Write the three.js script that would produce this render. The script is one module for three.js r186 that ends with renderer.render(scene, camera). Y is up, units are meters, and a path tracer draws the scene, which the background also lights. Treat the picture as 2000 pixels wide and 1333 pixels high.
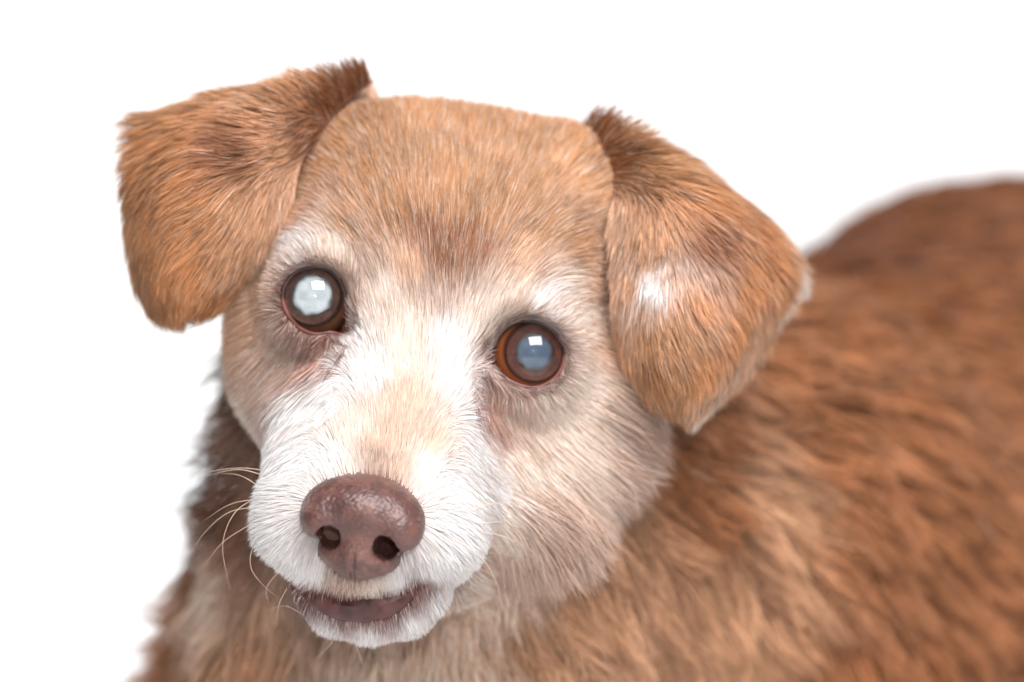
import * as THREE from 'three';
import { mergeGeometries } from 'three/addons/utils/BufferGeometryUtils.js';
import { RectAreaLightUniformsLib } from 'three/addons/lights/RectAreaLightUniformsLib.js';

// ---------------------------------------------------------------- camera, light, exposure
const MM = 0.001;                    // the dog is measured in millimetres, the scene in metres
const PXMM = 7.4, DIST = 1000, EYE_Y = 250;   // photo pixels per mm in the plane of the eyes, camera distance, camera height above the floor
const scene = new THREE.Scene();
scene.background = new THREE.Color(0, 0, 0);
const camera = new THREE.PerspectiveCamera(2 * Math.atan(1333 / PXMM / 2 / DIST) * 180 / Math.PI, 2000 / 1333, 0.05, 30);
camera.position.set(0, EYE_Y * MM, DIST * MM);
camera.lookAt(0, EYE_Y * MM, 0);
camera.focus = 0.978;
camera.userData.fStop = 5.4;
const renderer = new THREE.WebGLRenderer({ antialias: true });
renderer.toneMapping = THREE.LinearToneMapping;
renderer.toneMappingExposure = 1.0;
renderer.shadowMap.enabled = true;
RectAreaLightUniformsLib.init();

const KEY = 13.6, FLASH = 290, BACK = 11.5;
function rectLight(name, [x, y, z], [tx, ty, tz], w, h, intensity, color) {
  const l = new THREE.RectAreaLight(color, intensity, w, h);
  l.name = name; l.position.set(x, y, z); l.lookAt(tx, ty, tz); scene.add(l);
  return l;
}
const LAMPS = [
  ['key', [0.16, 0.86, 0.58], [-0.01, 0.25, 0.0], 0.64, 0.5, KEY, 0xfdfdff],
  ['backdrop_left', [-1.5, 0.9, -0.9], [-0.5, 0.6, -2.2], 0.9, 0.9, BACK, 0xffffff],
  ['backdrop_right', [1.5, 0.9, -0.9], [0.5, 0.6, -2.2], 0.9, 0.9, BACK, 0xffffff],
  ['flash', [0.03, 0.36, 1.02], [0, 0.25, 0], 0.05, 0.05, FLASH, 0xffffff],
];
for (const [n, p, t, w, h, i, c] of LAMPS) rectLight(n + '_light', p, t, w, h, i, c);

// ---------------------------------------------------------------- small helpers
function rng(seed) { return () => { seed = (seed + 0x6d2b79f5) | 0; let t = Math.imul(seed ^ (seed >>> 15), 1 | seed); t = (t + Math.imul(t ^ (t >>> 7), 61 | t)) ^ t; return ((t ^ (t >>> 14)) >>> 0) / 4294967296; }; }
const clamp = (x, a, b) => x < a ? a : x > b ? b : x, lerp = (a, b, t) => a + (b - a) * t;
const smooth = (a, b, x) => { const t = clamp((x - a) / (b - a), 0, 1); return t * t * (3 - 2 * t); };
const sub = (a, b) => [a[0] - b[0], a[1] - b[1], a[2] - b[2]], add = (a, b, k = 1) => [a[0] + b[0] * k, a[1] + b[1] * k, a[2] + b[2] * k];
const dot = (a, b) => a[0] * b[0] + a[1] * b[1] + a[2] * b[2], cross = (a, b) => [a[1] * b[2] - a[2] * b[1], a[2] * b[0] - a[0] * b[2], a[0] * b[1] - a[1] * b[0]];
const norm = (a) => { const l = Math.hypot(a[0], a[1], a[2]) || 1; return [a[0] / l, a[1] / l, a[2] / l]; };
const lin = (c) => c.map((v) => { v /= 255; return v <= 0.04045 ? v / 12.92 : ((v + 0.055) / 1.055) ** 2.4; });
const mixc = (a, b, t) => a.map((v, i) => lerp(v, b[i], t));
// a pixel of the photograph at a distance d (mm) in front of the plane of the eyes
const P = (px, py, d = 0) => { const k = (DIST - d) / DIST / PXMM; return [(px - 1000) * k, EYE_Y + (666.5 - py) * k, d]; };
const toPx = ([x, y, z]) => { const k = PXMM * DIST / (DIST - z); return [1000 + x * k, 666.5 - (y - EYE_Y) * k]; };
function hash3(x, y, z) { let h = Math.imul(x, 374761393) ^ Math.imul(y, 668265263) ^ Math.imul(z, 2147483647 - 1274126177); h = Math.imul(h ^ (h >>> 13), 1274126177); return ((h ^ (h >>> 16)) >>> 0) / 4294967296; }
function noise(x, y, z) {
  const ix = Math.floor(x), iy = Math.floor(y), iz = Math.floor(z), f = (t) => t * t * (3 - 2 * t), u = f(x - ix), v = f(y - iy), w = f(z - iz);
  const l = (a, b, t) => a + (b - a) * t, c = (i, j, k) => hash3(ix + i, iy + j, iz + k);
  return l(l(l(c(0, 0, 0), c(1, 0, 0), u), l(c(0, 1, 0), c(1, 1, 0), u), v), l(l(c(0, 0, 1), c(1, 0, 1), u), l(c(0, 1, 1), c(1, 1, 1), u), v), w) * 2 - 1;
}
function toMesh(name, geometry, material, parent, user) {
  const m = new THREE.Mesh(geometry, material); m.name = name; m.castShadow = m.receiveShadow = true;
  if (user) m.userData = user;
  (parent || scene).add(m); return m;
}

// ---------------------------------------------------------------- the setting: a white paper sweep
{
  const prof = [], R = 0.6, zb = -2.2;
  prof.push([1.7, 0], [0.8, 0], [0, 0], [-0.8, 0]);
  for (let i = 0; i <= 12; i++) { const a = i / 12 * Math.PI / 2; prof.push([zb + R - Math.sin(a) * R, R - Math.cos(a) * R]); }
  prof.push([zb, 1.4], [zb, 2.4]);
  const pos = [], idx = [];
  prof.forEach(([z, y]) => pos.push(-2.4, y, z, 2.4, y, z));
  for (let i = 0; i < prof.length - 1; i++) { const a = i * 2; idx.push(a, a + 1, a + 2, a + 1, a + 3, a + 2); }
  const g = new THREE.BufferGeometry(); g.setAttribute('position', new THREE.Float32BufferAttribute(pos, 3)); g.setIndex(idx); g.computeVertexNormals();
  const m = toMesh('backdrop_sweep', g, new THREE.MeshStandardMaterial({ color: new THREE.Color(0.86, 0.86, 0.86), roughness: 0.9, side: THREE.DoubleSide }));
  m.userData = { kind: 'structure', label: 'seamless white paper backdrop curving from floor to wall', category: 'backdrop' };
}

// ---------------------------------------------------------------- signed distances
const HX = norm([0.966, -0.21, 0.13]), HZ0 = norm([-0.16, -0.62, 0.77]);   // the head's right and forward (down the muzzle)
const HY = norm(cross(HZ0, HX)), HZ = cross(HX, HY);
const prims = [];
function ellipsoid(c, r, k, axes = [[1, 0, 0], [0, 1, 0], [0, 0, 1]]) {
  const b = Math.max(...r);
  prims.push({ k, f: (x, y, z) => {
    const X = x - c[0], Y = y - c[1], Z = z - c[2], far = Math.hypot(X, Y, Z) - b;
    if (far > 60) return far;
    const a = (X * axes[0][0] + Y * axes[0][1] + Z * axes[0][2]) / r[0], e = (X * axes[1][0] + Y * axes[1][1] + Z * axes[1][2]) / r[1], g = (X * axes[2][0] + Y * axes[2][1] + Z * axes[2][2]) / r[2];
    const k0 = Math.sqrt(a * a + e * e + g * g), k1 = Math.sqrt((a / r[0]) ** 2 + (e / r[1]) ** 2 + (g / r[2]) ** 2);
    return k1 < 1e-9 ? -Math.min(...r) : k0 * (k0 - 1) / k1;
  } });
}
const coneF = (a, ra, b, rb) => {
  const d = sub(b, a), L = dot(d, d) || 1e-9;
  return (x, y, z) => { const X = x - a[0], Y = y - a[1], Z = z - a[2], t = clamp((X * d[0] + Y * d[1] + Z * d[2]) / L, 0, 1); return Math.hypot(X - d[0] * t, Y - d[1] * t, Z - d[2] * t) - ra - (rb - ra) * t; };
};
const cone = (a, ra, b, rb, k) => prims.push({ k, f: coneF(a, ra, b, rb) });
const smin = (a, b, k) => { const h = Math.max(k - Math.abs(a - b), 0) / k; return Math.min(a, b) - h * h * k * 0.25; };
const HEADAX = [HX, HY, HZ];

// eyes: centre, aperture centre
const EYE_R = 10.4;
const EYES = [
  { c: P(617, 585, -4), aper: P(613, 586, 3), ar: 8.2, gaze: norm([-0.08, 0.13, 1]) },
  { c: P(1036, 693, -3), aper: P(1039, 692, 4), ar: 8.6, gaze: norm([0.15, 0.10, 1]) },
];

// head
ellipsoid(P(872, 478, -24), [43, 29, 37], 6, HEADAX);                       // skull
cone(P(690, 340, -30), 12, P(706, 228, -42), 5.5, 10);                        // ear roots
cone(P(1150, 410, -28), 12, P(1152, 312, -42), 6, 10);
cone(P(700, 330, -36), 11, P(600, 250, -32), 6, 8); cone(P(600, 250, -32), 6, P(555, 330, -30), 5, 6);
cone(P(1150, 390, -36), 11, P(1240, 345, -32), 6, 8); cone(P(1240, 345, -32), 6, P(1250, 430, -28), 5, 6);
cone(P(850, 600, -14), 25, P(725, 985, 13), 17, 12);                        // bridge of the muzzle
for (const e of EYES) ellipsoid(e.c, [12.6, 12.6, 12.0], 9);                // orbits
cone(P(650, 540, -16), 14, P(560, 570, -24), 12, 10);
cone(P(1020, 620, -14), 14, P(1110, 680, -22), 13, 10);
cone(P(655, 838, 2), 16, P(608, 1012, 19), 12, 10); cone(P(609, 1035, 17), 11.5, P(632, 1105, 14), 8, 8);                        // flews
cone(P(812, 870, 0), 15, P(828, 1035, 15), 12.5, 12); cone(P(832, 1050, 13), 11.8, P(812, 1108, 12), 8.5, 8);
cone(P(602, 715, -26), 19, P(640, 830, -18), 16, 14);                       // cheeks
cone(P(1080, 790, -32), 22, P(990, 950, -18), 19, 18); cone(P(800, 322, -30), 14, P(1070, 350, -33), 13, 10);
cone(P(700, 1010, 12), 12, P(700, 1088, 23), 8.5, 6);                       // front of the upper jaw
const NCHIN = prims.length;
cone(P(930, 1010, -36), 18, P(722, 1166, 12), 9.4, 2.0);                    // lower jaw and chin
cone(P(655, 1158, 11), 9.2, P(785, 1162, 8), 9.4, 8);
const HEAD_PRIMS = prims.length;
// neck, chest, trunk, legs
cone(P(805, 850, -88), 48, P(850, 1050, -102), 52, 20); cone(P(860, 600, -70), 40, P(860, 900, -90), 44, 20);
cone(P(862, 1050, -105), 51, P(840, 1500, -130), 80, 30);
cone(P(960, 680, -85), 38, P(1400, 1040, -190), 74, 40);
cone(P(1430, 1160, -200), 80, P(1960, 893, -370), 90, 40);
cone(P(1960, 893, -370), 90, P(2650, 930, -560), 80, 40);
for (const [a, b, c] of [[[760, 1560, -130], 16, 0], [[1250, 1600, -190], 16, 0]]) { const f = P(...a), g = [f[0], 14, f[2] + 4]; cone(f, 30, g, b, 30); cone([g[0], 10, g[2]], 12, [g[0] - 2, 9, g[2] + 28], 10, 10); }
for (const [x, y, d] of [[2500, 1300, -500], [2750, 1300, -600]]) { const f = P(x, y, d), h = [f[0] + 20, 90, f[2] - 20]; cone(f, 44, h, 18, 30); cone(h, 17, [h[0] - 6, 14, h[2] + 6], 13, 10); cone([h[0] - 6, 10, h[2] + 6], 11, [h[0] - 12, 9, h[2] + 34], 9, 10); }
cone(P(2680, 860, -570), 18, P(2900, 1100, -660), 9, 20);                   // tail

const LIDS = [
  [[615, 521], [640, 526], [661, 545], [673, 575], [676, 610], [684, 650], [668, 655], [645, 650], [615, 653], [585, 641], [563, 616], [552, 586], [557, 556], [580, 530]],
  [[1030, 627], [1058, 632], [1083, 650], [1102, 680], [1101, 710], [1085, 738], [1050, 757], [1015, 753], [985, 737], [966, 715], [950, 698], [966, 675], [982, 649], [1003, 633]],
];
const RIM = LIDS.map((poly, k) => {   // the opening of each eye, lying on the eyeball
  const e = EYES[k], rimR = EYE_R + 0.35;
  return poly.map(([x, y]) => { let z = e.c[2], q = P(x, y, z); for (let i = 0; i < 4; i++) { const r = Math.hypot(q[0] - e.c[0], q[1] - e.c[1]); z = e.c[2] + Math.sqrt(Math.max(16, rimR * rimR - r * r)); q = P(x, y, z); } return q; });
});
const RIM2 = RIM.map((r) => new THREE.CatmullRomCurve3(r.map((p) => new THREE.Vector3(...p)), true).getPoints(36).slice(0, 36).map((v) => [v.x, v.y]));
function polyDist(poly, x, y) {
  let d = 1e9, s = 1;
  for (let i = 0, j = poly.length - 1; i < poly.length; j = i++) {
    const a = poly[i], b = poly[j], ex = b[0] - a[0], ey = b[1] - a[1], wx = x - a[0], wy = y - a[1], t = clamp((wx * ex + wy * ey) / (ex * ex + ey * ey), 0, 1);
    d = Math.min(d, (wx - ex * t) ** 2 + (wy - ey * t) ** 2);
    if ((a[1] > y) !== (b[1] > y) && x < (b[0] - a[0]) * (y - a[1]) / (b[1] - a[1]) + a[0]) s = -s;
  }
  return s * Math.sqrt(d);
}
const sockets = EYES.map((e, k) => (x, y, z) => {
  if (z < e.c[2] - 1) return 9;
  if (Math.hypot(x - e.c[0], y - e.c[1]) > 26) return 9;
  return polyDist(RIM2[k], x, y) - Math.max(0, z - e.c[2] - 5) * 0.5;
});
function sdf(x, y, z, count = prims.length) {
  let d = 1e9;
  for (let i = 0; i < count; i++) { const p = prims[i]; d = i ? smin(d, p.f(x, y, z), p.k) : p.f(x, y, z); }
  if (z > -25 && z < 30 && y > EYE_Y - 40 && y < EYE_Y + 40) for (const s of sockets) d = Math.max(d, -s(x, y, z));
  return d;
}
const gradOf = (f, p, e = 0.6) => norm([f(p[0] + e, p[1], p[2]) - f(p[0] - e, p[1], p[2]), f(p[0], p[1] + e, p[2]) - f(p[0], p[1] - e, p[2]), f(p[0], p[1], p[2] + e) - f(p[0], p[1], p[2] - e)]);

// naive surface nets over a box
function surfaceNets(f, lo, hi, cell, skip) {
  const n = [0, 1, 2].map((i) => Math.ceil((hi[i] - lo[i]) / cell) + 1), [nx, ny, nz] = n, val = new Float32Array(nx * ny * nz);
  for (let k = 0, i = 0; k < nz; k++) for (let j = 0; j < ny; j++) for (let a = 0; a < nx; a++, i++) val[i] = f(lo[0] + a * cell, lo[1] + j * cell, lo[2] + k * cell);
  const id = new Int32Array(nx * ny * nz).fill(-1), pos = [], idx = [], step = [1, nx, nx * ny];
  for (let k = 0; k < nz - 1; k++) for (let j = 0; j < ny - 1; j++) for (let a = 0; a < nx - 1; a++) {
    const o = a + j * nx + k * nx * ny; let inside = 0, cnt = 0, sx = 0, sy = 0, sz = 0;
    for (let c = 0; c < 8; c++) if (val[o + (c & 1) + ((c >> 1) & 1) * nx + (c >> 2) * nx * ny] < 0) inside++;
    if (inside === 0 || inside === 8) continue;
    const px = lo[0] + a * cell, py = lo[1] + j * cell, pz = lo[2] + k * cell;
    if (skip && skip(px, py, pz)) continue;
    for (let c = 0; c < 8; c++) for (let ax = 0; ax < 3; ax++) {
      if (c & (1 << ax)) continue;
      const c2 = c | (1 << ax), v1 = val[o + (c & 1) + ((c >> 1) & 1) * nx + (c >> 2) * nx * ny], v2 = val[o + (c2 & 1) + ((c2 >> 1) & 1) * nx + (c2 >> 2) * nx * ny];
      if ((v1 < 0) === (v2 < 0)) continue;
      const t = v1 / (v1 - v2); cnt++;
      sx += (c & 1) + (ax === 0 ? t : 0); sy += ((c >> 1) & 1) + (ax === 1 ? t : 0); sz += (c >> 2) + (ax === 2 ? t : 0);
    }
    id[o] = pos.length / 3; pos.push(px + sx / cnt * cell, py + sy / cnt * cell, pz + sz / cnt * cell);
  }
  for (let k = 1; k < nz - 1; k++) for (let j = 1; j < ny - 1; j++) for (let a = 1; a < nx - 1; a++) {
    const o = a + j * nx + k * nx * ny;
    for (let ax = 0; ax < 3; ax++) {
      const v1 = val[o], v2 = val[o + step[ax]];
      if ((v1 < 0) === (v2 < 0)) continue;
      const s1 = step[(ax + 1) % 3], s2 = step[(ax + 2) % 3], q = [id[o], id[o - s1], id[o - s1 - s2], id[o - s2]];
      if (q.some((t) => t < 0)) continue;
      if (v1 < 0) idx.push(q[0], q[1], q[2], q[0], q[2], q[3]); else idx.push(q[0], q[2], q[1], q[0], q[3], q[2]);
    }
  }
  return { pos, idx };
}
function geometryOf({ pos, idx }, f, color) {
  const nor = new Float32Array(pos.length), out = new Float32Array(pos.length), col = new Float32Array(pos.length);
  for (let i = 0; i < pos.length; i += 3) {
    const p = [pos[i], pos[i + 1], pos[i + 2]], n = gradOf(f, p, 0.3), c = color(p, n);
    for (let a = 0; a < 3; a++) { nor[i + a] = n[a]; out[i + a] = p[a] * MM; col[i + a] = c[a]; }
  }
  const g = new THREE.BufferGeometry();
  g.setAttribute('position', new THREE.BufferAttribute(out, 3)); g.setAttribute('normal', new THREE.BufferAttribute(nor, 3)); g.setAttribute('color', new THREE.BufferAttribute(col, 3)); g.setIndex(idx);
  return g;
}
function rayHit(px, py, count) {   // where the line of sight of a pixel meets the skin
  const eye = [0, EYE_Y, DIST], d = norm(sub(P(px, py, 0), eye)); let t = 850;
  let best = 1e9, bp = null;
  for (let i = 0; i < 300 && t < 2000; i++) { const p = add(eye, d, t), s = sdf(p[0], p[1], p[2], count); if (s < best) { best = s; bp = p; } if (s < 0.05) return p; t += Math.max(0.1, s * 0.8); }
  return bp;
}

// ---------------------------------------------------------------- the coat: colour, lie and length of the hair at marked places
const COAT = {
  W: [245, 241, 240], N: [238, 210, 190], C: [238, 221, 207], P: [230, 196, 174], L: [212, 168, 138], T: [185, 135, 96], R: [200, 139, 94], D: [156, 104, 75], G: [192, 163, 147],
  S: [168, 124, 108], B: [170, 112, 75], M: [208, 158, 122], K: [112, 66, 60], E: [146, 96, 84], H: [146, 94, 62], U: [112, 68, 46],
};
for (const k in COAT) COAT[k] = lin(COAT[k]);
// photo x, y, direction of the hair in the picture, length mm, coat
const HEAD_ANCHORS = `870 260 .05 -1 8 T;790 265 -.2 -1 8 T;980 275 .25 -1 8 T;1070 300 .6 -1 8 T;690 300 -.7 -.7 8 T;625 370 -1 -.3 8 T;600 440 -1 .1 8 R;1140 380 1 -.4 8 T;1175 470 1 .1 8 T;1165 560 1 .3 8 R;
860 360 0 -1 9 T;740 380 -.4 -1 8 T;980 390 .4 -1 9 T;860 440 0 -1 9 T;780 460 -.3 -1 9 T;930 460 .3 -1 9 T;910 520 .2 -1 8 D;840 500 -.1 -1 8 D;870 555 0 -1 7 D;700 470 -.6 -.8 8 T;1020 490 .7 -.7 8 T;1090 500 1 -.2 8 T;1080 560 1 -.2 7 C;
600 478 -1 -.1 6 W;665 500 -.6 -.6 6 C;540 505 -1 .2 7 C;720 480 -.5 -.8 7 L;1060 592 .9 -.2 6 W;1125 620 1 .3 6 C;985 610 .4 -.8 5 C;1000 545 .5 -.8 7 L;1120 560 1 .2 7 L;
760 600 -.1 -1 6 C;855 610 0 -1 6 G;930 640 .3 -1 5 C;725 560 -.4 -.8 6 G;800 560 -.1 -1 6 L;800 660 0 -1 5 C;
870 690 .2 -1 5 W;800 720 0 -1 5 C;735 750 -.1 -1 5 W;790 800 0 -1 4.5 P;760 870 0 -1 4 P;735 912 0 -1 3 G;685 928 -.2 -1 3 C;785 925 .2 -1 3 P;735 890 0 -1 3.5 P;690 690 -.3 -1 5 W;890 760 .4 -.8 5 W;690 860 -.2 -1 4 C;830 880 .2 -1 4 P;660 920 -.5 -.9 3.5 W;820 930 .5 -.9 3.5 W;
560 690 -.5 .9 9 G;620 690 -.4 .9 8 S;670 690 -.2 .9 7 E;500 610 -.8 .6 8 L;465 700 -.6 .9 9 G;500 800 -.4 1 9 C;580 790 -.5 .8 7 W;650 770 -.5 .7 6 W;560 870 -.5 .8 7 W;520 560 -.9 .4 7 L;470 640 -.6 .9 9 M;
960 780 .3 .9 8 S;925 760 .1 .9 7 E;1010 800 .6 .8 9 G;1060 790 .7 .7 6 C;1130 740 .8 .6 8 C;1160 660 .9 .4 7 L;1190 790 .7 .8 16 G;900 860 .5 .7 6 W;1000 880 .6 .8 8 C;1100 850 .7 .7 12 C;1170 870 .7 .8 18 G;940 950 .6 .7 8 W;1040 980 .6 .8 15 G;870 940 .6 .6 5 W;
600 900 -.6 .5 5 W;540 960 -.9 .4 6 W;530 1040 -.8 .6 6 W;570 1090 -.5 .9 5 W;880 1030 .7 .6 6 W;905 1090 .7 .8 6 W;850 1090 .5 .9 5 W;960 1030 .7 .7 8 C;
620 1110 -.2 1 3.5 W;650 1125 -.1 1 3 G;690 1138 0 1 3 G;770 1122 .2 1 3.5 W;730 1140 .1 1 3 C;600 1160 -.2 1 2.2 K;620 1150 -.2 1 2.2 K;660 1196 -.1 1 2.2 K;740 1200 .1 1 2.2 K;790 1150 .2 1 2.2 K;700 1168 0 1 2.2 K;745 1163 0 1 2.2 K;655 1160 0 1 2.2 K;640 1178 -.1 1 2.2 K;700 1188 0 1 2.2 K;760 1180 .1 1 2.2 K;800 1160 .2 1 2.2 K;818 1142 .3 1 2.2 K;582 1142 -.3 1 2.2 K;
720 1232 0 1 5 W;640 1215 -.3 1 5 W;800 1205 .3 1 5 W;850 1160 .4 1 6 W;930 1130 .6 .9 11 C;990 1080 .6 .9 16 G;1080 1010 .6 .9 20 G;590 1110 -.6 .9 5 W`;
const BODY_ANCHORS = `450 830 -.8 .3 14 U;420 860 -1 -.1 22 U;440 880 -1 .1 22 U;430 930 -1 .2 22 U;495 930 -.5 .9 18 U;400 810 -.9 -.4 22 U;400 900 -1 .05 23 U;420 1000 -.9 .4 23 H;480 950 -.4 .9 20 U;370 1150 -.8 .5 24 M;330 1290 -.8 .6 24 M;480 1100 -.3 1 24 N;500 1250 .15 1 26 M;620 1300 0 1 26 N;760 1310 .05 1 26 N;850 1240 .2 1 24 N;950 1160 .4 1 22 N;560 1190 -.1 1 24 M;700 1280 0 1 24 N;1080 1110 .4 1 22 M;900 1280 .2 1 26 N;1000 1190 .4 1 26 M;1100 1300 .25 1 28 M;
1230 880 .6 .9 16 B;1180 1000 .2 1 22 M;1300 950 .5 .9 22 B;1280 1100 .3 1 26 M;1250 1250 -.2 1 28 M;1400 900 .8 .7 20 M;1450 1050 .5 .9 24 M;1400 1200 .2 1 26 M;1380 1310 -.1 1 26 M;
1550 850 .8 .6 18 B;1600 650 1 .3 12 B;1700 500 1 .1 11 B;1850 430 1 .1 10 B;1960 420 1 .1 10 B;1700 800 .8 .6 14 B;1850 650 .9 .4 11 B;1980 800 .9 .4 11 B;1600 1000 .6 .8 22 B;1800 1000 .6 .8 15 B;1950 1150 .6 .8 18 B;1600 1250 .3 1 24 B;1800 1280 .4 1 20 B;1480 760 .9 .5 18 B;1330 870 .8 .6 18 B`;
function readAnchors(text, at) {
  return text.split(';').map((t) => {
    const [x, y, dx, dy, len, c] = t.trim().split(/\s+/), a = [+x, +y], l = Math.hypot(dx, dy), p = at(...a), q = at(a[0] + dx / l * 14, a[1] + dy / l * 14), c3 = COAT[c];
    let f = sub(q, p); if (Math.hypot(...f) > 14) f = [+dx, -dy, -0.3];
    return { p, f: norm(f), len: +len, c: c3 };
  });
}
const HEAD = readAnchors(HEAD_ANCHORS, (x, y) => rayHit(x, y, HEAD_PRIMS)), BODY = readAnchors(BODY_ANCHORS, rayHit), ALL = HEAD.concat(BODY);
function coat(anchors, p, out) {
  let w0 = 0, fx = 0, fy = 0, fz = 0, len = 0, r = 0, g = 0, b = 0;
  for (let i = 0; i < anchors.length; i++) {
    const a = anchors[i], x = p[0] - a.p[0], y = p[1] - a.p[1], z = p[2] - a.p[2]; let w = 1 / (x * x + y * y + z * z + 6); w *= w; w0 += w;
    fx += a.f[0] * w; fy += a.f[1] * w; fz += a.f[2] * w; len += a.len * w; r += a.c[0] * w; g += a.c[1] * w; b += a.c[2] * w;
  }
  out.f = [fx / w0, fy / w0, fz / w0]; out.len = len / w0; out.c = [r / w0, g / w0, b / w0];
  return out;
}

// ---------------------------------------------------------------- nose
const NX = norm([0.98, -0.17, 0.1]), NZ0 = norm([-0.08, -0.2, 0.97]), NY = norm(cross(NZ0, NX)), NZ = cross(NX, NY), NC = P(711, 1012, 35);
const toNose = (x, y, z) => { const X = x - NC[0], Y = y - NC[1], Z = z - NC[2]; return [X * NX[0] + Y * NX[1] + Z * NX[2], X * NY[0] + Y * NY[1] + Z * NY[2], X * NZ[0] + Y * NZ[1] + Z * NZ[2]]; };
const ell = (x, y, z, cx, cy, cz, rx, ry, rz) => { const a = (x - cx) / rx, b = (y - cy) / ry, c = (z - cz) / rz, k0 = Math.hypot(a, b, c), k1 = Math.hypot(a / rx, b / ry, c / rz); return k1 < 1e-9 ? -rx : k0 * (k0 - 1) / k1; };
const smax = (a, b, k) => -smin(-a, -b, k);
const nostrilSlit = coneF([8.6, -6.3, 8.5], 2.2, [15, -7.6, 3.6], 2.0), groove = coneF([0, -5.5, 10.1], 0.4, [0, -12, 8.5], 0.55), groove2 = coneF([0, -12, 8.5], 0.55, [0, -16.4, 3.4], 0.7);
function worley(x, y, z) { let m = 9; const ix = Math.floor(x), iy = Math.floor(y), iz = Math.floor(z); for (let i = -1; i < 2; i++) for (let j = -1; j < 2; j++) for (let k = -1; k < 2; k++) { const a = ix + i, b = iy + j, c = iz + k; const d = Math.hypot(x - a - hash3(a, b, c), y - b - hash3(a + 57, b, c), z - c - hash3(a, b + 91, c)); if (d < m) m = d; } return m; }
function noseSdf(wx, wy, wz) {
  const [x, y, z] = toNose(wx, wy, wz), ax = Math.abs(x);
  let d = ell(x, y, z, 0, 2.4, 0, 14.8, 8.2, 10.5);
  d = smin(d, ell(x, y, z, 0, -1, -7, 13.8, 10, 9), 3);
  d = smin(d, ell(ax, y, z, 10.2, -0.4, 3.0, 5.8, 6.0, 7.2), 3.0);
  d = smin(d, ell(x, y, z, 0, -8, 1.4, 7.4, 8.2, 8), 4);
  d = smin(d, ell(ax, y, z, 5.8, -9.8, -1, 4.8, 4, 7.6), 3);
  if (d > 3) return d;
  d = smax(d, -ell(ax, y, z, 7.4, -4.7, 5, 3.3, 3.8, 10.5), 0.6);
  d = smax(d, -nostrilSlit(ax, y, z), 1.0);
  d = smax(d, -Math.min(groove(x, y, z), groove2(x, y, z)), 0.6);
  return d + (worley(x * 1.2, y * 1.2, z * 1.2) - 0.45) * 0.34;
}

// ---------------------------------------------------------------- the dog
const dog = new THREE.Group(); dog.name = 'dog';
dog.userData = { label: 'old ginger dog with a white muzzle, clouded eyes and folded ears', category: 'dog' };
scene.add(dog);
const mouthA = P(600, 1160, 18), tmp = {};
const SKIN = lin([132, 92, 80]), LIP = lin([88, 50, 47]);
const skinColor = (p) => { coat(ALL, p, tmp); const t = smooth(0.27, 0.19, tmp.c[0]), m = 1 + 0.15 * noise(p[0] * 0.3, p[1] * 0.3, p[2] * 0.3); return SKIN.map((v, i) => lerp(v, LIP[i], t) * m); };
const HLO = add(P(420, 1290, -40), [0, 0, 0]), HHI = P(1290, 150, -40);
const boxLo = [HLO[0], HLO[1], -75], boxHi = [HHI[0], HHI[1], 62];
const headNet = surfaceNets(sdf, boxLo, boxHi, 1.5);
const inHead = (x, y, z) => x > boxLo[0] + 4 && x < boxHi[0] - 8 && y > boxLo[1] + 4 && y < boxHi[1] - 8 && z > boxLo[2] + 4 && z < boxHi[2] - 8;
const bodyNet = surfaceNets(sdf, [-140, -6, -760], [440, EYE_Y + 90, 10], 6, inHead);
{
  const g = mergeGeometries([geometryOf(headNet, sdf, skinColor), geometryOf(bodyNet, sdf, skinColor)]);
  toMesh('body', g, new THREE.MeshStandardMaterial({ vertexColors: true, roughness: 0.7 }), dog);
}

// ---------------------------------------------------------------- growing hair
function sampler(net, weight) {   // roots spread over a mesh by area times weight
  const cum = [], tri = []; let sum = 0; const { pos, idx } = net, v = (i) => [pos[i * 3], pos[i * 3 + 1], pos[i * 3 + 2]];
  for (let i = 0; i < idx.length; i += 3) {
    const a = v(idx[i]), b = v(idx[i + 1]), c = v(idx[i + 2]), cr = cross(sub(b, a), sub(c, a)), ar = Math.hypot(...cr) / 2; if (!ar) continue;
    const w = weight([(a[0] + b[0] + c[0]) / 3, (a[1] + b[1] + c[1]) / 3, (a[2] + b[2] + c[2]) / 3], cr.map((t) => t / ar / 2));
    if (w <= 0) continue;
    sum += ar * w; cum.push(sum); tri.push(a, b, c);
  }
  return { total: sum, pick(R) {
    const t = R() * sum; let lo = 0, hi = cum.length - 1; while (lo < hi) { const m = (lo + hi) >> 1; if (cum[m] < t) lo = m + 1; else hi = m; }
    let u = R(), w = R(); if (u + w > 1) { u = 1 - u; w = 1 - w; }
    const a = tri[lo * 3], b = tri[lo * 3 + 1], c = tri[lo * 3 + 2];
    return [a[0] + (b[0] - a[0]) * u + (c[0] - a[0]) * w, a[1] + (b[1] - a[1]) * u + (c[1] - a[1]) * w, a[2] + (b[2] - a[2]) * u + (c[2] - a[2]) * w];
  } };
}
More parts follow.
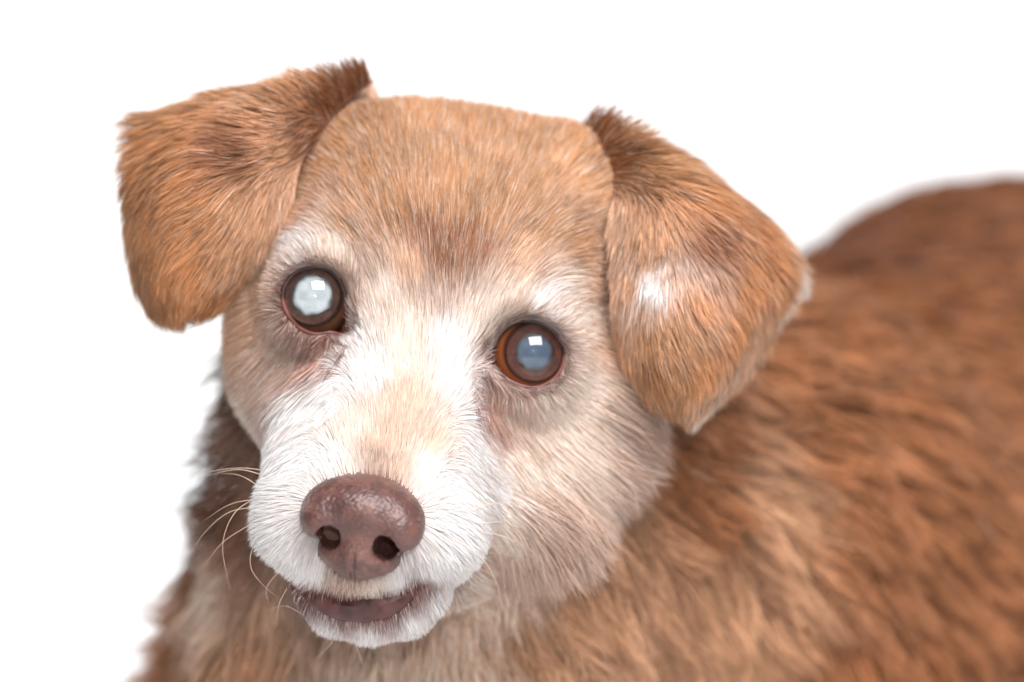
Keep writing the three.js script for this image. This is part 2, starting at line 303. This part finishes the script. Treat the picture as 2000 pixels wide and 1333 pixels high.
class Hairs {
  constructor(count, segs) { this.s = segs; this.nv = 2 * segs + 1; this.pos = new Float32Array(count * this.nv * 3); this.nor = new Float32Array(count * this.nv * 3); this.col = new Float32Array(count * this.nv * 3); this.n = 0; }
  add(pts, width, side0, n0, color) {
    let o = this.n * this.nv * 3; const S = this.s;
    for (let k = 0; k <= S; k++) {
      const a = pts[Math.max(0, k - 1)], b = pts[Math.min(S, k + 1)], d = norm(sub(b, a)), side = norm(cross(d, cross(side0, d))), w = width * (k === 0 ? 0.8 : 1 - 0.72 * (k / S) ** 1.6) / 2, up = norm(add(cross(side, d), n0, 0.0));
      const flip = dot(up, n0) < 0 ? -1 : 1, tip = k === S;
      for (let e = tip ? 0 : -1; e <= (tip ? 0 : 1); e += 2) {
        for (let c = 0; c < 3; c++) {
          this.pos[o] = (pts[k][c] + side[c] * e * w) * MM;
          this.nor[o] = up[c] * flip + side[c] * e * 0.45; this.col[o] = color[c]; o++;
        }
        if (tip) break;
      }
    }
    this.n++;
  }
  geometry() {
    const S = this.s, nv = this.nv, idx = new Uint32Array(this.n * (S * 2 - 1) * 3); let o = 0;
    for (let h = 0; h < this.n; h++) { const b = h * nv; for (let k = 0; k < S - 1; k++) { const v = b + k * 2; idx[o++] = v; idx[o++] = v + 1; idx[o++] = v + 2; idx[o++] = v + 1; idx[o++] = v + 3; idx[o++] = v + 2; } const v = b + (S - 1) * 2; idx[o++] = v; idx[o++] = v + 1; idx[o++] = v + 2; }
    const g = new THREE.BufferGeometry();
    for (const [n, a] of [['position', this.pos], ['normal', this.nor], ['color', this.col]]) g.setAttribute(n, new THREE.BufferAttribute(a.subarray(0, this.n * nv * 3), 3));
    g.setIndex(new THREE.BufferAttribute(idx, 1)); return g;
  }
}
const furMaterial = new THREE.MeshPhysicalMaterial({ vertexColors: true, roughness: 0.55, specularIntensity: 0.22, side: THREE.DoubleSide });

// one strand from root p; o: {n, f, len, lift0, lift1, wave, surface}
function strand(p, n, f, len, segs, lift0, lift1, bend, wave, ph, surface) {
  const ft = norm(add(f, n, -dot(f, n))), sd = cross(n, ft), pts = [p]; let q = p; const st = len / segs;
  for (let k = 1; k <= segs; k++) {
    const t = (k - 0.5) / segs, al = lerp(lift0, lift1, Math.sqrt(t)), ca = Math.cos(al), sa = Math.sin(al), be = bend * t + wave * Math.sin(ph + t * 5);
    q = [q[0] + (ft[0] * ca + n[0] * sa + sd[0] * be) * st, q[1] + (ft[1] * ca + n[1] * sa + sd[1] * be) * st, q[2] + (ft[2] * ca + n[2] * sa + sd[2] * be) * st];
    if (surface) { const s = surface(q[0], q[1], q[2]), need = 0.35 + 0.9 * t; if (s < need) q = add(q, n, need - s); }
    pts.push(q);
  }
  return pts;
}
function grow({ count, segs, seed, roots, params, width, clump, clumpEvery, cell, surface, tint, name, parent }) {
  const R = rng(seed), H = new Hairs(count, segs), grid = new Map(), key = (p) => Math.floor(p[0] / cell) + ',' + Math.floor(p[1] / cell) + ',' + Math.floor(p[2] / cell);
  const make = (r, guide) => {
    const o = params(r, R); if (!o) return null;
    return { ...o, pts: strand(o.p, o.n, o.f, o.len, segs, o.lift0, o.lift1, (R() - 0.5) * (guide ? 0.6 : 0.35) * (o.messy ?? 1), o.wave ?? 0, R() * 6.3, surface) };
  };
  for (let i = 0; i < count / clumpEvery; i++) { const g = make(roots(R), true); if (!g) continue; g.shade = R(); const k = key(g.p); if (!grid.has(k)) grid.set(k, []); grid.get(k).push(g); }
  for (let i = 0; i < count; i++) {
    const h = make(roots(R), false); if (!h) continue;
    let best = null, bd = 1e9; const cx = Math.floor(h.p[0] / cell), cy = Math.floor(h.p[1] / cell), cz = Math.floor(h.p[2] / cell);
    for (let a = -1; a < 2; a++) for (let b = -1; b < 2; b++) for (let c = -1; c < 2; c++) { const l = grid.get((cx + a) + ',' + (cy + b) + ',' + (cz + c)); if (l) for (const g of l) { const d = (g.p[0] - h.p[0]) ** 2 + (g.p[1] - h.p[1]) ** 2 + (g.p[2] - h.p[2]) ** 2; if (d < bd) { bd = d; best = g; } } }
    if (best && clump > 0) for (let k = 1; k <= segs; k++) { const t = (k / segs) ** 1.3 * clump * (0.6 + 0.5 * R()); h.pts[k] = [lerp(h.pts[k][0], best.pts[k][0], t), lerp(h.pts[k][1], best.pts[k][1], t), lerp(h.pts[k][2], best.pts[k][2], t)]; }
    const tw = (R() - 0.5) * 1.6, s0 = norm(cross(h.f, h.n)), side = add(s0.map((v) => v * Math.cos(tw)), h.n, Math.sin(tw));
    H.add(h.pts, width * (0.5 + 1.0 * R() ** 1.5) * (h.w ?? 1), side, h.n, tint(h, R, best ? best.shade : 0.5));
  }
  return toMesh(name, H.geometry(), furMaterial, parent, { kind: 'stuff' });
}
// a hair's own pigment: no two alike, some pale, some dark
function pigment(h, R, shade) {
  const c = h.c, vary = lerp(1, 0.3, smooth(0.3, 0.85, c[1])), pale = R() < (h.pale ?? 0.12) ? 0.2 + 0.5 * R() : 0, p = h.p;
  const k = 1 + vary * ((R() - 0.5) * 0.75 + (shade - 0.5) * (h.clumpTone ?? 0.34) + 0.2 * noise(p[0] * 0.16, p[1] * 0.16, p[2] * 0.16) + 0.12 * noise(p[0] * 0.5, p[1] * 0.5, p[2] * 0.5));
  const white = h.len > 16 || p[2] < -75 ? COAT.L : COAT.C;
  if (h.tan && R() < h.tan * smooth(0.3, 0.6, c[1])) return mixc(c, COAT.T, 0.35 + 0.5 * R());
  return [0, 1, 2].map((i) => clamp(lerp(c[i] * k, white[i] * 0.95, pale), 0.01, 0.9));
}

const skullMid = P(870, 600, -40);
function nearEye(p) { let b = null, d = 1e9; for (const e of EYES) { const q = Math.hypot(p[0] - e.aper[0], p[1] - e.aper[1], p[2] - e.aper[2]); if (q < d) { d = q; b = e; } } return [b, d]; }
function skinParams(p, R) {
  const n = gradOf(sdf, p, 0.7), o = coat(ALL, p, {});
  // clear of the eyes and the nose
  const [e, d] = nearEye(p), rad = [p[0] - e.aper[0], p[1] - e.aper[1], 0], rl = Math.hypot(...rad);
  const ed = p[2] > e.c[2] - 6 && d < 24 ? polyDist(RIM2[EYES.indexOf(e)], p[0], p[1]) : 9;
  if (ed < 0.3) return null;
  if (noseSdf(...p) < 0.15) return null;
  { const q = toNose(...p); if (q[2] > -12 && ell(q[0], q[1], 0, 0, -1.5, 0, 13.2, 10.5, 9) < 0) return null; }
  let len = o.len, f = o.f, w = 1;
  if (d < 18) { const t = smooth(18, 9, d); f = add(f, rad, 1.3 * t / rl); len = lerp(len, 4.4, t * 0.8); w = lerp(1, 0.75, t); if (ed < 3) { const q = smooth(2.6, 0.6, ed) * 0.7; o.c = o.c.map((v, i) => lerp(v, COAT.K[i], q)); } }
  if (o.c[0] < 0.24 && d > 24 && R() < 0.85) return null;
  const longish = smooth(9, 22, len);
  f = add(norm(f), [noise(p[0] * 0.09, p[1] * 0.09, p[2] * 0.09), noise(p[0] * 0.09 + 31, p[1] * 0.09, p[2] * 0.09), noise(p[0] * 0.09, p[1] * 0.09 + 17, p[2] * 0.09)], 0.13 + 0.35 * longish);
  return { p, n, f: norm(add(f, n, -dot(f, n))), len: len * 1.25 * (0.7 + 0.55 * R()), c: o.c, lift0: lerp(0.46, 1.0, longish) * (0.7 + 0.6 * R()), lift1: lerp(0.1, 0.5, longish) * R(), wave: 0.32 * longish, w, pale: lerp(0.04, lerp(0.25, 0.03, longish), smooth(-80, -55, p[2])) + 0.12 * smooth(24, 14, d), tan: 0.3 * smooth(24, 2, p[2]) * smooth(-60, -40, p[2]), clumpTone: lerp(0.34, 0.5, longish) };
}
const isHead = (p) => { const o = coat(ALL, p, tmp); return (1 - smooth(13, 21, o.len)) * smooth(-72, -58, p[2]); };
const facing = (p, n) => { const v = norm(sub([0, EYE_Y, DIST], p)); return smooth(-0.75, 0.05, dot(v, n)); };
{
  const S = sampler({ pos: headNet.pos, idx: headNet.idx }, (p, n) => isHead(p) * lerp(0.06, 1, facing(p, n)) * (0.75 + 0.25 * smooth(-45, -10, p[2])) * (noseSdf(...p) < 0 ? 0 : 1));
  grow({ count: 330000, segs: 3, seed: 11, roots: S.pick, params: skinParams, width: 0.22, clump: 0.38, clumpEvery: 8, cell: 1.4, surface: sdf, tint: pigment, name: 'face_fur', parent: dog });
  const both = { pos: headNet.pos.concat(bodyNet.pos), idx: headNet.idx.slice() }, off = headNet.pos.length / 3; for (const i of bodyNet.idx) both.idx.push(i + off);
  const S2 = sampler(both, (p, n) => { const [x, y] = toPx(p), seen = smooth(700, 200, Math.max(0, -x, x - 2000, y - 1333)); return (1 - isHead(p)) * lerp(0.05, 1, facing(p, n)) * lerp(0.45, 1, seen) * lerp(0.5, 1, smooth(-420, -120, p[2])) * lerp(1, 1.7, smooth(-110, -50, p[2])); });
  grow({ count: 108000, segs: 4, seed: 23, roots: S2.pick, params: skinParams, width: 0.55, clump: 0.82, clumpEvery: 26, cell: 8, surface: sdf, tint: pigment, name: 'body_fur', parent: dog });
}

// ---------------------------------------------------------------- ears: folded flaps
const catmull = (a, b, c, d, t) => 0.5 * (2 * b + (c - a) * t + (2 * a - 5 * b + 4 * c - d) * t * t + (3 * b - a - 3 * c + d) * t * t * t);
function spline(list, t) { const n = list.length - 1, x = clamp(t, 0, 1) * n, i = Math.min(n - 1, Math.floor(x)), g = (j) => list[clamp(j, 0, n)], f = x - i; return [0, 1, 2].map((c) => catmull(g(i - 1)[c], g(i)[c], g(i + 1)[c], g(i + 2)[c], f)); }
function makeEar(rows, anchorsText, label, seed, count) {
  const net = rows.map((r) => r.map((a) => P(...a)));
  const at = (u, v) => spline(net.map((r) => spline(r, u)), v);
  const NU = 28, NV = 40, front = [], nrm = [];
  for (let j = 0; j <= NV; j++) for (let i = 0; i <= NU; i++) front.push(at(i / NU, j / NV));
  const fp = (i, j) => front[clamp(j, 0, NV) * (NU + 1) + clamp(i, 0, NU)];
  for (let j = 0; j <= NV; j++) for (let i = 0; i <= NU; i++) { let n = norm(cross(sub(fp(i + 1, j), fp(i - 1, j)), sub(fp(i, j - 1), fp(i, j + 1)))); if (n[2] < 0 && Math.abs(n[2]) > 0.3) n = n.map((t) => -t); nrm.push(n); }
  const pos = [], idx = [], W = NU + 1, N = front.length;
  for (let s = 0; s < 2; s++) for (let j = 0; j <= NV; j++) for (let i = 0; i <= NU; i++) { const k = j * W + i, e = Math.min(1, 4 * Math.min(i / NU, 1 - i / NU, j / NV, 1 - j / NV)), q = Math.sqrt(e); pos.push(...add(front[k], nrm[k], s ? -0.7 - 1.4 * q : -0.5 + 0.9 * q)); }
  for (let j = 0; j < NV; j++) for (let i = 0; i < NU; i++) { const a = j * W + i, b = a + 1, c = a + W, d = c + 1; idx.push(a, c, b, b, c, d, N + a, N + b, N + c, N + b, N + d, N + c); }
  const edge = []; for (let i = 0; i < NU; i++) edge.push(i); for (let j = 0; j < NV; j++) edge.push(j * W + NU); for (let i = NU; i > 0; i--) edge.push(NV * W + i); for (let j = NV; j > 0; j--) edge.push(j * W);
  edge.forEach((a, q) => { const b = edge[(q + 1) % edge.length]; idx.push(a, b, N + a, b, N + b, N + a); });
  const pxs = front.map(toPx), near = (x, y) => { let b = 0, bd = 1e9; pxs.forEach(([a, c], k) => { const d = (a - x) ** 2 + (c - y) ** 2; if (d < bd) { bd = d; b = k; } }); return front[b]; };
  // on the flap the hair's direction is taken along the flap itself
  const anchors = anchorsText.split(';').map((t) => { const [x, y, dx, dy, len, c] = t.trim().split(/\s+/); return { p: near(+x, +y), f: norm([+dx, -dy, 0]), len: +len, c: COAT[c] }; });
    const g = new THREE.BufferGeometry(); g.setAttribute('position', new THREE.Float32BufferAttribute(pos.map((v) => v * MM), 3)); g.setIndex(idx); g.computeVertexNormals();
  const ear = toMesh('ear', g, new THREE.MeshStandardMaterial({ color: new THREE.Color().setRGB(...SKIN), roughness: 0.7, side: THREE.DoubleSide }), dog, { label });
  const S = sampler({ pos, idx }, () => 1);
  const params = (p, R) => {
    let b = 0, bd = 1e9; // nearest point of the flap for its normal, on the side the root sits on
    for (let k = 0; k < N; k += 1) { const q = front[k], d = (q[0] - p[0]) ** 2 + (q[1] - p[1]) ** 2 + (q[2] - p[2]) ** 2; if (d < bd) { bd = d; b = k; } }
    const rel = dot(sub(p, front[b]), nrm[b]), back = rel < -0.5; if (back && R() < 0.6) return null;
    const n = back ? nrm[b].map((t) => -t) : nrm[b], o = coat(anchors, p, {});
    const f = add(norm(o.f), [noise(p[0] * 0.1, p[1] * 0.1, 3), noise(p[0] * 0.1 + 31, p[1] * 0.1, 3), 0], 0.3);
    return { p, n, f: norm(add(f, n, -dot(f, n))), len: o.len * 1.15 * (0.65 + 0.6 * R()), c: o.c, lift0: 0.5 * (0.6 + 0.7 * R()), lift1: 0.03 + 0.2 * R(), wave: 0.08, pale: 0.08, w: 1 };
  };
  grow({ count, segs: 3, seed, roots: S.pick, params, width: 0.25, clump: 0.45, clumpEvery: 10, cell: 2.0, surface: null, tint: pigment, name: 'ear_fur', parent: ear });
}
makeEar([
  [[735, 158, -36], [620, 160, -20], [450, 188, -22], [305, 218, -32]], [[655, 225, -24], [520, 255, -5], [390, 280, -6], [264, 300, -24]], [[580, 340, -12], [470, 380, 0], [360, 400, -2], [253, 410, -24]],
  [[545, 450, -12], [450, 480, -3], [350, 500, -4], [260, 510, -24]], [[485, 540, -18], [420, 565, -10], [350, 588, -10], [280, 582, -24]], [[440, 582, -24], [396, 606, -18], [350, 620, -16], [308, 610, -22]],
], `715 160 -.8 -.6 8 H;690 185 -.8 -.5 8 H;640 220 -.8 -.3 8 H;600 165 -.9 -.35 9 T;480 180 -1 -.25 11 T;380 200 -1 -.2 11 T;300 215 -.9 -.4 11 T;620 270 -.7 .3 9 D;560 280 -1 .2 10 M;480 290 -1 .25 10 D;400 270 -1 .3 10 R;320 280 -.8 .6 10 R;270 300 -.6 .8 9 T;575 350 -.3 1 8 L;500 380 -.8 .7 10 M;420 380 -.8 .6 10 R;340 400 -.6 .8 10 R;265 400 -.3 1 8 T;545 450 -.35 1 8 L;480 470 -.5 .9 10 M;400 480 -.6 .9 10 R;330 500 -.4 1 10 R;275 510 -.1 1 8 T;480 545 -.4 1 7 M;420 550 -.4 1 8 R;350 560 -.2 1 8 R;290 580 .1 1 7 T;390 605 -.2 1 6 T;340 612 0 1 6 R;310 600 .1 1 6 T`,
'folded ginger ear with a rounded tip and no white patch', 31, 62000);
makeEar([
  [[1130, 240, -34], [1215, 262, -24], [1325, 315, -26], [1425, 385, -40]], [[1180, 320, -22], [1290, 355, -8], [1400, 405, -14], [1508, 458, -46]], [[1200, 420, -12], [1310, 460, 0], [1430, 500, -8], [1550, 525, -48]],
  [[1198, 540, -8], [1300, 580, 4], [1420, 610, -6], [1512, 600, -40]], [[1205, 640, -10], [1290, 680, 2], [1390, 700, -6], [1465, 690, -30]], [[1240, 735, -12], [1300, 755, -4], [1370, 765, -8], [1418, 752, -24]], [[1292, 795, -14], [1325, 804, -10], [1355, 808, -12], [1378, 800, -20]],
], `1135 240 .7 -.7 7 H;1160 265 .8 -.5 8 H;1190 330 .8 .1 8 H;1220 258 1 -.15 10 T;1310 300 1 -.1 12 T;1400 360 1 .2 12 T;1260 330 .6 .3 12 T;1340 370 .8 .5 12 R;1440 430 .9 .6 12 R;1500 450 1 .4 11 T;1215 400 .1 1 9 L;1270 430 .4 .9 10 M;1350 440 .6 .8 11 D;1430 500 .6 .8 11 R;1510 510 .8 .6 11 R;1550 525 .9 .4 9 C;1560 530 .9 .2 9 W;1205 520 .05 1 9 L;1255 520 .2 1 9 M;1276 516 .2 1 6 W;1282 530 .2 1 6 W;1284 538 .2 1 6 W;1286 545 .2 1 6 W;1289 553 .2 1 6 W;1252 530 .2 1 6 T;1308 520 .3 1 6 R;1316 560 .3 1 8 R;1270 575 .2 1 8 T;1275 485 .2 1 8 T;1302 590 .2 1 8 T;1335 560 .3 1 10 R;1420 590 .5 .9 10 R;1500 600 .6 .8 9 M;1525 585 .7 .6 9 C;1320 620 .25 1 9 T;1270 620 .2 1 9 T;1205 630 .1 1 9 M;1280 690 .2 1 9 T;1370 690 .3 1 9 R;1450 690 .4 .9 8 L;1240 730 .2 1 8 M;1310 750 .2 1 8 T;1380 760 .1 1 7 L;1330 800 .1 1 6 T;1300 795 .2 1 6 T;1375 795 0 1 6 C`,
'folded ginger ear with a small white patch', 37, 66000);

// ---------------------------------------------------------------- nose
{
  const net = surfaceNets(noseSdf, add(NC, [-20, -22, -16]), add(NC, [20, 18, 18]), 0.34);
  const brown = lin([94, 62, 57]), pink = lin([124, 84, 74]), dark = lin([58, 40, 43]);
  const spotAt = [[610, 960], [640, 945], [660, 990], [625, 985], [690, 962], [735, 952], [780, 965], [815, 985], [600, 1010], [826, 1010], [700, 1105]].map(([x, y]) => P(x, y, 42));
  const g = geometryOf(net, noseSdf, (p) => {
    const [x, y, z] = toNose(...p), n1 = noise(x * 0.35, y * 0.35, z * 0.35), n2 = noise(x * 1.1 + 9, y * 1.1, z * 1.1);
    let near = 9; for (const q of spotAt) near = Math.min(near, Math.hypot(p[0] - q[0], p[1] - q[1]));
    const c = mixc(brown, pink, clamp(0.35 + 0.7 * n1 + 0.3 * n2, 0, 1));
    return mixc(c, dark, smooth(2.6, 1.2, near + 1.3 * n2) * 0.4);
  });
  toMesh('nose', g, new THREE.MeshPhysicalMaterial({ vertexColors: true, roughness: 0.48, clearcoat: 0.3, clearcoatRoughness: 0.3 }), dog, { label: 'pinkish brown pebbled nose' });
}

// the smooth dark lower lip under the hanging hairs of the upper one
{
  const line = [[583, 1146], [612, 1166], [655, 1182], [705, 1188], [752, 1182], [794, 1162], [818, 1143]].map(([x, y]) => { const p = rayHit(x, y); return new THREE.Vector3(p[0] * MM, p[1] * MM, (p[2] - 1.2) * MM); });
  const curve = new THREE.CatmullRomCurve3(line), NS = 80, NR = 14, g = new THREE.TubeGeometry(curve, NS, 3.9 * MM, NR, false), p = g.attributes.position, col = new Float32Array(p.count * 3), a = lin([112, 66, 61]), b = lin([78, 45, 44]);
  for (let i = 0; i <= NS; i++) { const c = curve.getPointAt(i / NS), k = 0.25 + 0.75 * Math.sin(Math.PI * clamp(i / NS, 0.03, 0.97)) ** 0.8; for (let j = 0; j <= NR; j++) { const q = i * (NR + 1) + j, w = 1 + 0.1 * noise(p.getX(q) / MM * 0.7, p.getY(q) / MM * 0.7, p.getZ(q) / MM * 0.7); p.setXYZ(q, lerp(c.x, p.getX(q), k * w), lerp(c.y, p.getY(q), k * w), lerp(c.z, p.getZ(q), k * w * 0.7)); col.set(mixc(a, b, clamp(0.5 + 0.8 * noise(p.getX(q) / MM * 0.35, p.getY(q) / MM * 0.35, p.getZ(q) / MM * 0.35), 0, 1)), q * 3); } }
  g.setAttribute('color', new THREE.BufferAttribute(col, 3)); g.computeVertexNormals();
  toMesh('lower_lip', g, new THREE.MeshPhysicalMaterial({ vertexColors: true, roughness: 0.42 }), dog, { label: 'dark brown lower lip' });
}

// ---------------------------------------------------------------- eyes
function basis(z) { const x = norm(cross([0, 1, 0], z)), y = cross(z, x); return new THREE.Matrix4().makeBasis(new THREE.Vector3(...x), new THREE.Vector3(...y), new THREE.Vector3(...z)); }
function lathe(profile, seg = 64) { const g = new THREE.LatheGeometry(profile.map(([r, z]) => new THREE.Vector2(r * MM, z * MM)), seg); g.rotateX(Math.PI / 2); return g; }
function paint(g, fn) { const p = g.attributes.position, c = new Float32Array(p.count * 3); for (let i = 0; i < p.count; i++) { const x = p.getX(i) / MM, y = p.getY(i) / MM; c.set(fn(Math.hypot(x, y), Math.atan2(y, x), p.getZ(i) / MM), i * 3); } g.setAttribute('color', new THREE.BufferAttribute(c, 3)); return g; }
const clear = new THREE.MeshPhysicalMaterial({ color: 0xffffff, transmission: 1, thickness: 0, roughness: 0.02, ior: 1.65, side: THREE.DoubleSide });
EYES.forEach((e, ei) => {
  const limb = 7.7, zl = Math.sqrt(EYE_R ** 2 - limb ** 2), prof = [];
  for (let i = 0; i <= 40; i++) { const a = Math.PI - (Math.PI - Math.asin(limb / EYE_R)) * i / 40; prof.push([Math.max(1e-3, EYE_R * Math.sin(a)), EYE_R * Math.cos(a)]); }
  for (let i = 1; i <= 24; i++) { const t = i / 24; prof.push([lerp(limb, 3.0, t), zl - 0.5 * Math.min(1, t * 8) + 0.5 * t]); }
  const scl = lin(ei ? [150, 86, 52] : [100, 66, 46]), limbus = lin([16, 10, 10]), iris = lin(ei ? [70, 34, 24] : [60, 36, 26]), irisIn = lin(ei ? [26, 16, 18] : [24, 17, 17]);
  const g = paint(lathe(prof), (r, a, z) => {
    if (z < zl - 0.02 && r >= limb - 0.01) return mixc(limbus, scl, smooth(0.05, 1.3, zl - z));
    const fib = noise(Math.cos(a) * 9, Math.sin(a) * 9, r * 0.5) * 0.45 + noise(Math.cos(a) * 2 + 7, Math.sin(a) * 2, r * 0.4) * 0.35;
    return mixc(mixc(irisIn, iris, smooth(3.2, 6, r)).map((v) => v * (1 + fib)), limbus, smooth(7.1, 7.6, r) * 0.8);
  });
  const eye = new THREE.Group(); eye.name = 'eye'; dog.add(eye);
  eye.userData = { label: ei ? 'brown eye with a bluish haze in the pupil' : 'brown eye with a dense white cataract' };
  const M = basis(e.gaze); M.setPosition(e.c[0] * MM, e.c[1] * MM, e.c[2] * MM); eye.applyMatrix4(M);
  toMesh('eyeball', g, new THREE.MeshPhysicalMaterial({ vertexColors: true, roughness: 0.5, specularIntensity: 0.3 }), eye);
  // the clouded lens behind the pupil
  const R0 = ei ? 4.9 : 5.6, lp = []; for (let i = 0; i <= 20; i++) lp.push([Math.max(1e-3, R0 * i / 20), zl + 0.15 + 0.35 * (1 - (i / 20) ** 2)]);
  const lg = lathe(lp.reverse(), 72), pp = lg.attributes.position;
  for (let i = 0; i < pp.count; i++) { const a = Math.atan2(pp.getY(i), pp.getX(i)), k = 1 + (ei ? 0.015 : 0.1) * (noise(Math.cos(a) * 2 + 5, Math.sin(a) * 2, 1) + 0.15 * noise(Math.cos(a) * 6, Math.sin(a) * 6, 4)); pp.setX(i, pp.getX(i) * k); pp.setY(i, pp.getY(i) * k); }
  const white = lin([176, 184, 186]), milk = lin([140, 150, 154]), blue = lin([62, 82, 102]), deep = lin([46, 60, 78]);
  paint(lg, (r, a) => { const x = r * Math.cos(a), y = r * Math.sin(a), q = 0.6 + 0.5 * noise(x * 0.45 + 3, y * 0.45, 2) + 0.2 * noise(x * 1.6, y * 1.6, 7), edge = smooth(R0 * 1.0, R0 * 0.74, r + 0.4 * noise(x * 0.6, y * 0.6, 5)); return mixc(irisIn, ei ? mixc(deep, blue, clamp(q, 0, 1)) : mixc(milk, white, clamp(q + 0.15, 0, 1)), edge); });
  toMesh('lens', lg, new THREE.MeshPhysicalMaterial({ vertexColors: true, roughness: 0.5, side: THREE.DoubleSide }), eye, { label: ei ? 'bluish clouded lens' : 'milky white clouded lens' });
  const cr = 8.6, cz = zl - Math.sqrt(cr * cr - (limb + 0.1) ** 2), cp = []; for (let i = 0; i <= 24; i++) { const a = Math.asin((limb + 0.1) / cr) * (1 - i / 24); cp.push([Math.max(1e-3, cr * Math.sin(a)), cz + cr * Math.cos(a)]); }
  toMesh('cornea', lathe(cp), clear, eye);
  e.M = M;
});
// lids: a wet dark rim along each opening, then the inner corner
RIM.forEach((rim, k) => {
  const pts = rim.map((q) => new THREE.Vector3(...q.map((v) => v * MM)));
  const g = new THREE.TubeGeometry(new THREE.CatmullRomCurve3(pts, true), 160, 0.65 * MM, 10, true), c = lin([122, 70, 62]), c2 = lin([56, 32, 30]), p = g.attributes.position, col = new Float32Array(p.count * 3);
  const ctr = EYES[k].c; for (let i = 0; i < p.count; i++) col.set(mixc(c, c2, clamp(0.5 + 0.9 * noise(p.getX(i) / MM * 0.4, p.getY(i) / MM * 0.4, 3 + k) + 0.9 * clamp((p.getY(i) / MM - ctr[1]) / 4, -0.5, 1), 0, 1)), i * 3);
  g.setAttribute('color', new THREE.BufferAttribute(col, 3));
  const corner = k ? P(958, 699, 1.5) : P(679, 646, 0.5), cg = new THREE.SphereGeometry(1, 20, 14); cg.scale(1.7 * MM, 1.9 * MM, 1.2 * MM); cg.translate(...corner.map((v) => v * MM));
  toMesh('tear_duct', cg, new THREE.MeshPhysicalMaterial({ color: new THREE.Color().setRGB(...lin([92, 52, 48])), roughness: 0.25 }), dog);
  toMesh('eyelid', g, new THREE.MeshPhysicalMaterial({ vertexColors: true, roughness: 0.35 }), dog);
});

// ---------------------------------------------------------------- whiskers
const whiskerMaterial = new THREE.MeshPhysicalMaterial({ color: new THREE.Color().setRGB(...lin([228, 200, 176])), roughness: 0.35 });
function whisker(list, r = 0.16) {
  const pts = list.map(([x, y, d]) => new THREE.Vector3(...P(x, y, d).map((v) => v * MM))), curve = new THREE.CatmullRomCurve3(pts), g = new THREE.TubeGeometry(curve, 28, r * MM, 5, false), p = g.attributes.position;
  for (let i = 0; i <= 28; i++) { const c = curve.getPointAt(i / 28), k = 1 - 0.85 * (i / 28) ** 1.5; for (let j = 0; j <= 5; j++) { const a = i * 6 + j; p.setXYZ(a, lerp(c.x, p.getX(a), k), lerp(c.y, p.getY(a), k), lerp(c.z, p.getZ(a), k)); } }
  toMesh('whisker', g, whiskerMaterial, dog);
}
for (const w of [
  [[540, 925, 14], [480, 915, 12], [420, 920, 8], [385, 932, 4]], [[530, 935, 14], [470, 918, 14], [400, 930, 10]], [[520, 960, 16], [470, 930, 14], [430, 925, 10]], [[515, 975, 18], [470, 980, 16], [440, 990, 12], [395, 1020, 6]],
  [[515, 990, 18], [450, 1000, 14], [400, 1040, 8], [370, 1085, 2]], [[515, 1010, 18], [480, 1030, 16], [435, 1060, 12], [395, 1110, 6]], [[505, 970, 18], [460, 1000, 16], [435, 1060, 14], [450, 1160, 10]],
  [[515, 1050, 20], [492, 1075, 20], [490, 1110, 20], [515, 1145, 18], [545, 1170, 16]], [[550, 1110, 20], [520, 1150, 18], [525, 1180, 16]], [[560, 1150, 18], [545, 1180, 16], [540, 1210, 14]], [[590, 1200, 12], [560, 1185, 12], [520, 1192, 8]],
  [[660, 1240, 8], [640, 1265, 8], [615, 1290, 6]], [[690, 1245, 8], [700, 1275, 8], [710, 1305, 6]], [[720, 1250, 8], [690, 1260, 8], [665, 1240, 6]],
  [[890, 1060, 24], [940, 1090, 22], [970, 1140, 18], [984, 1200, 12]], [[880, 1085, 24], [912, 1120, 22], [925, 1165, 18]], [[855, 1110, 22], [872, 1160, 20], [868, 1205, 16]], [[895, 1025, 24], [950, 1022, 22], [1005, 1015, 16]],
  [[905, 1005, 24], [960, 985, 20], [1020, 985, 14], [1075, 1000, 6]], [[905, 1040, 24], [970, 1045, 20], [1030, 1070, 14], [1070, 1110, 8]],
]) whisker(w, 0.11);

// ---------------------------------------------------------------- studio lamps, outside the picture
LAMPS.forEach(([n, p, t, w, h, i, c], k) => {
  const o = new THREE.Group(); o.name = 'softbox' + (k ? '_00' + k : ''); o.position.set(...p); o.lookAt(...t); scene.add(o);
  o.userData = { label: ['white softbox hanging above the dog, mirrored in its eyes', 'softbox aimed at the backdrop, behind the ear without a patch', 'softbox aimed at the backdrop, behind the dog\'s back', 'small square flash above the camera'][k], category: 'softbox', group: 'studio softboxes' };
  if (n === 'flash') { o.name = 'camera_flash'; o.userData.category = 'flash'; delete o.userData.group; }
  const d = toMesh('diffuser', new THREE.PlaneGeometry(w, h), new THREE.MeshStandardMaterial({ color: 0xffffff, emissive: c, emissiveIntensity: 0.4, roughness: 0.8, side: THREE.DoubleSide }), o); d.position.z = -0.01;
  const s = new THREE.CylinderGeometry(0.07, Math.SQRT1_2, 0.4 * w, 4, 1, true); s.rotateY(Math.PI / 4); s.rotateX(-Math.PI / 2); s.scale(w, h, 1);
  const hs = toMesh('housing', s, new THREE.MeshStandardMaterial({ color: 0x151515, roughness: 0.7, side: THREE.DoubleSide }), o); hs.position.z = -0.015 - 0.2 * w;
});
renderer.render(scene, camera);
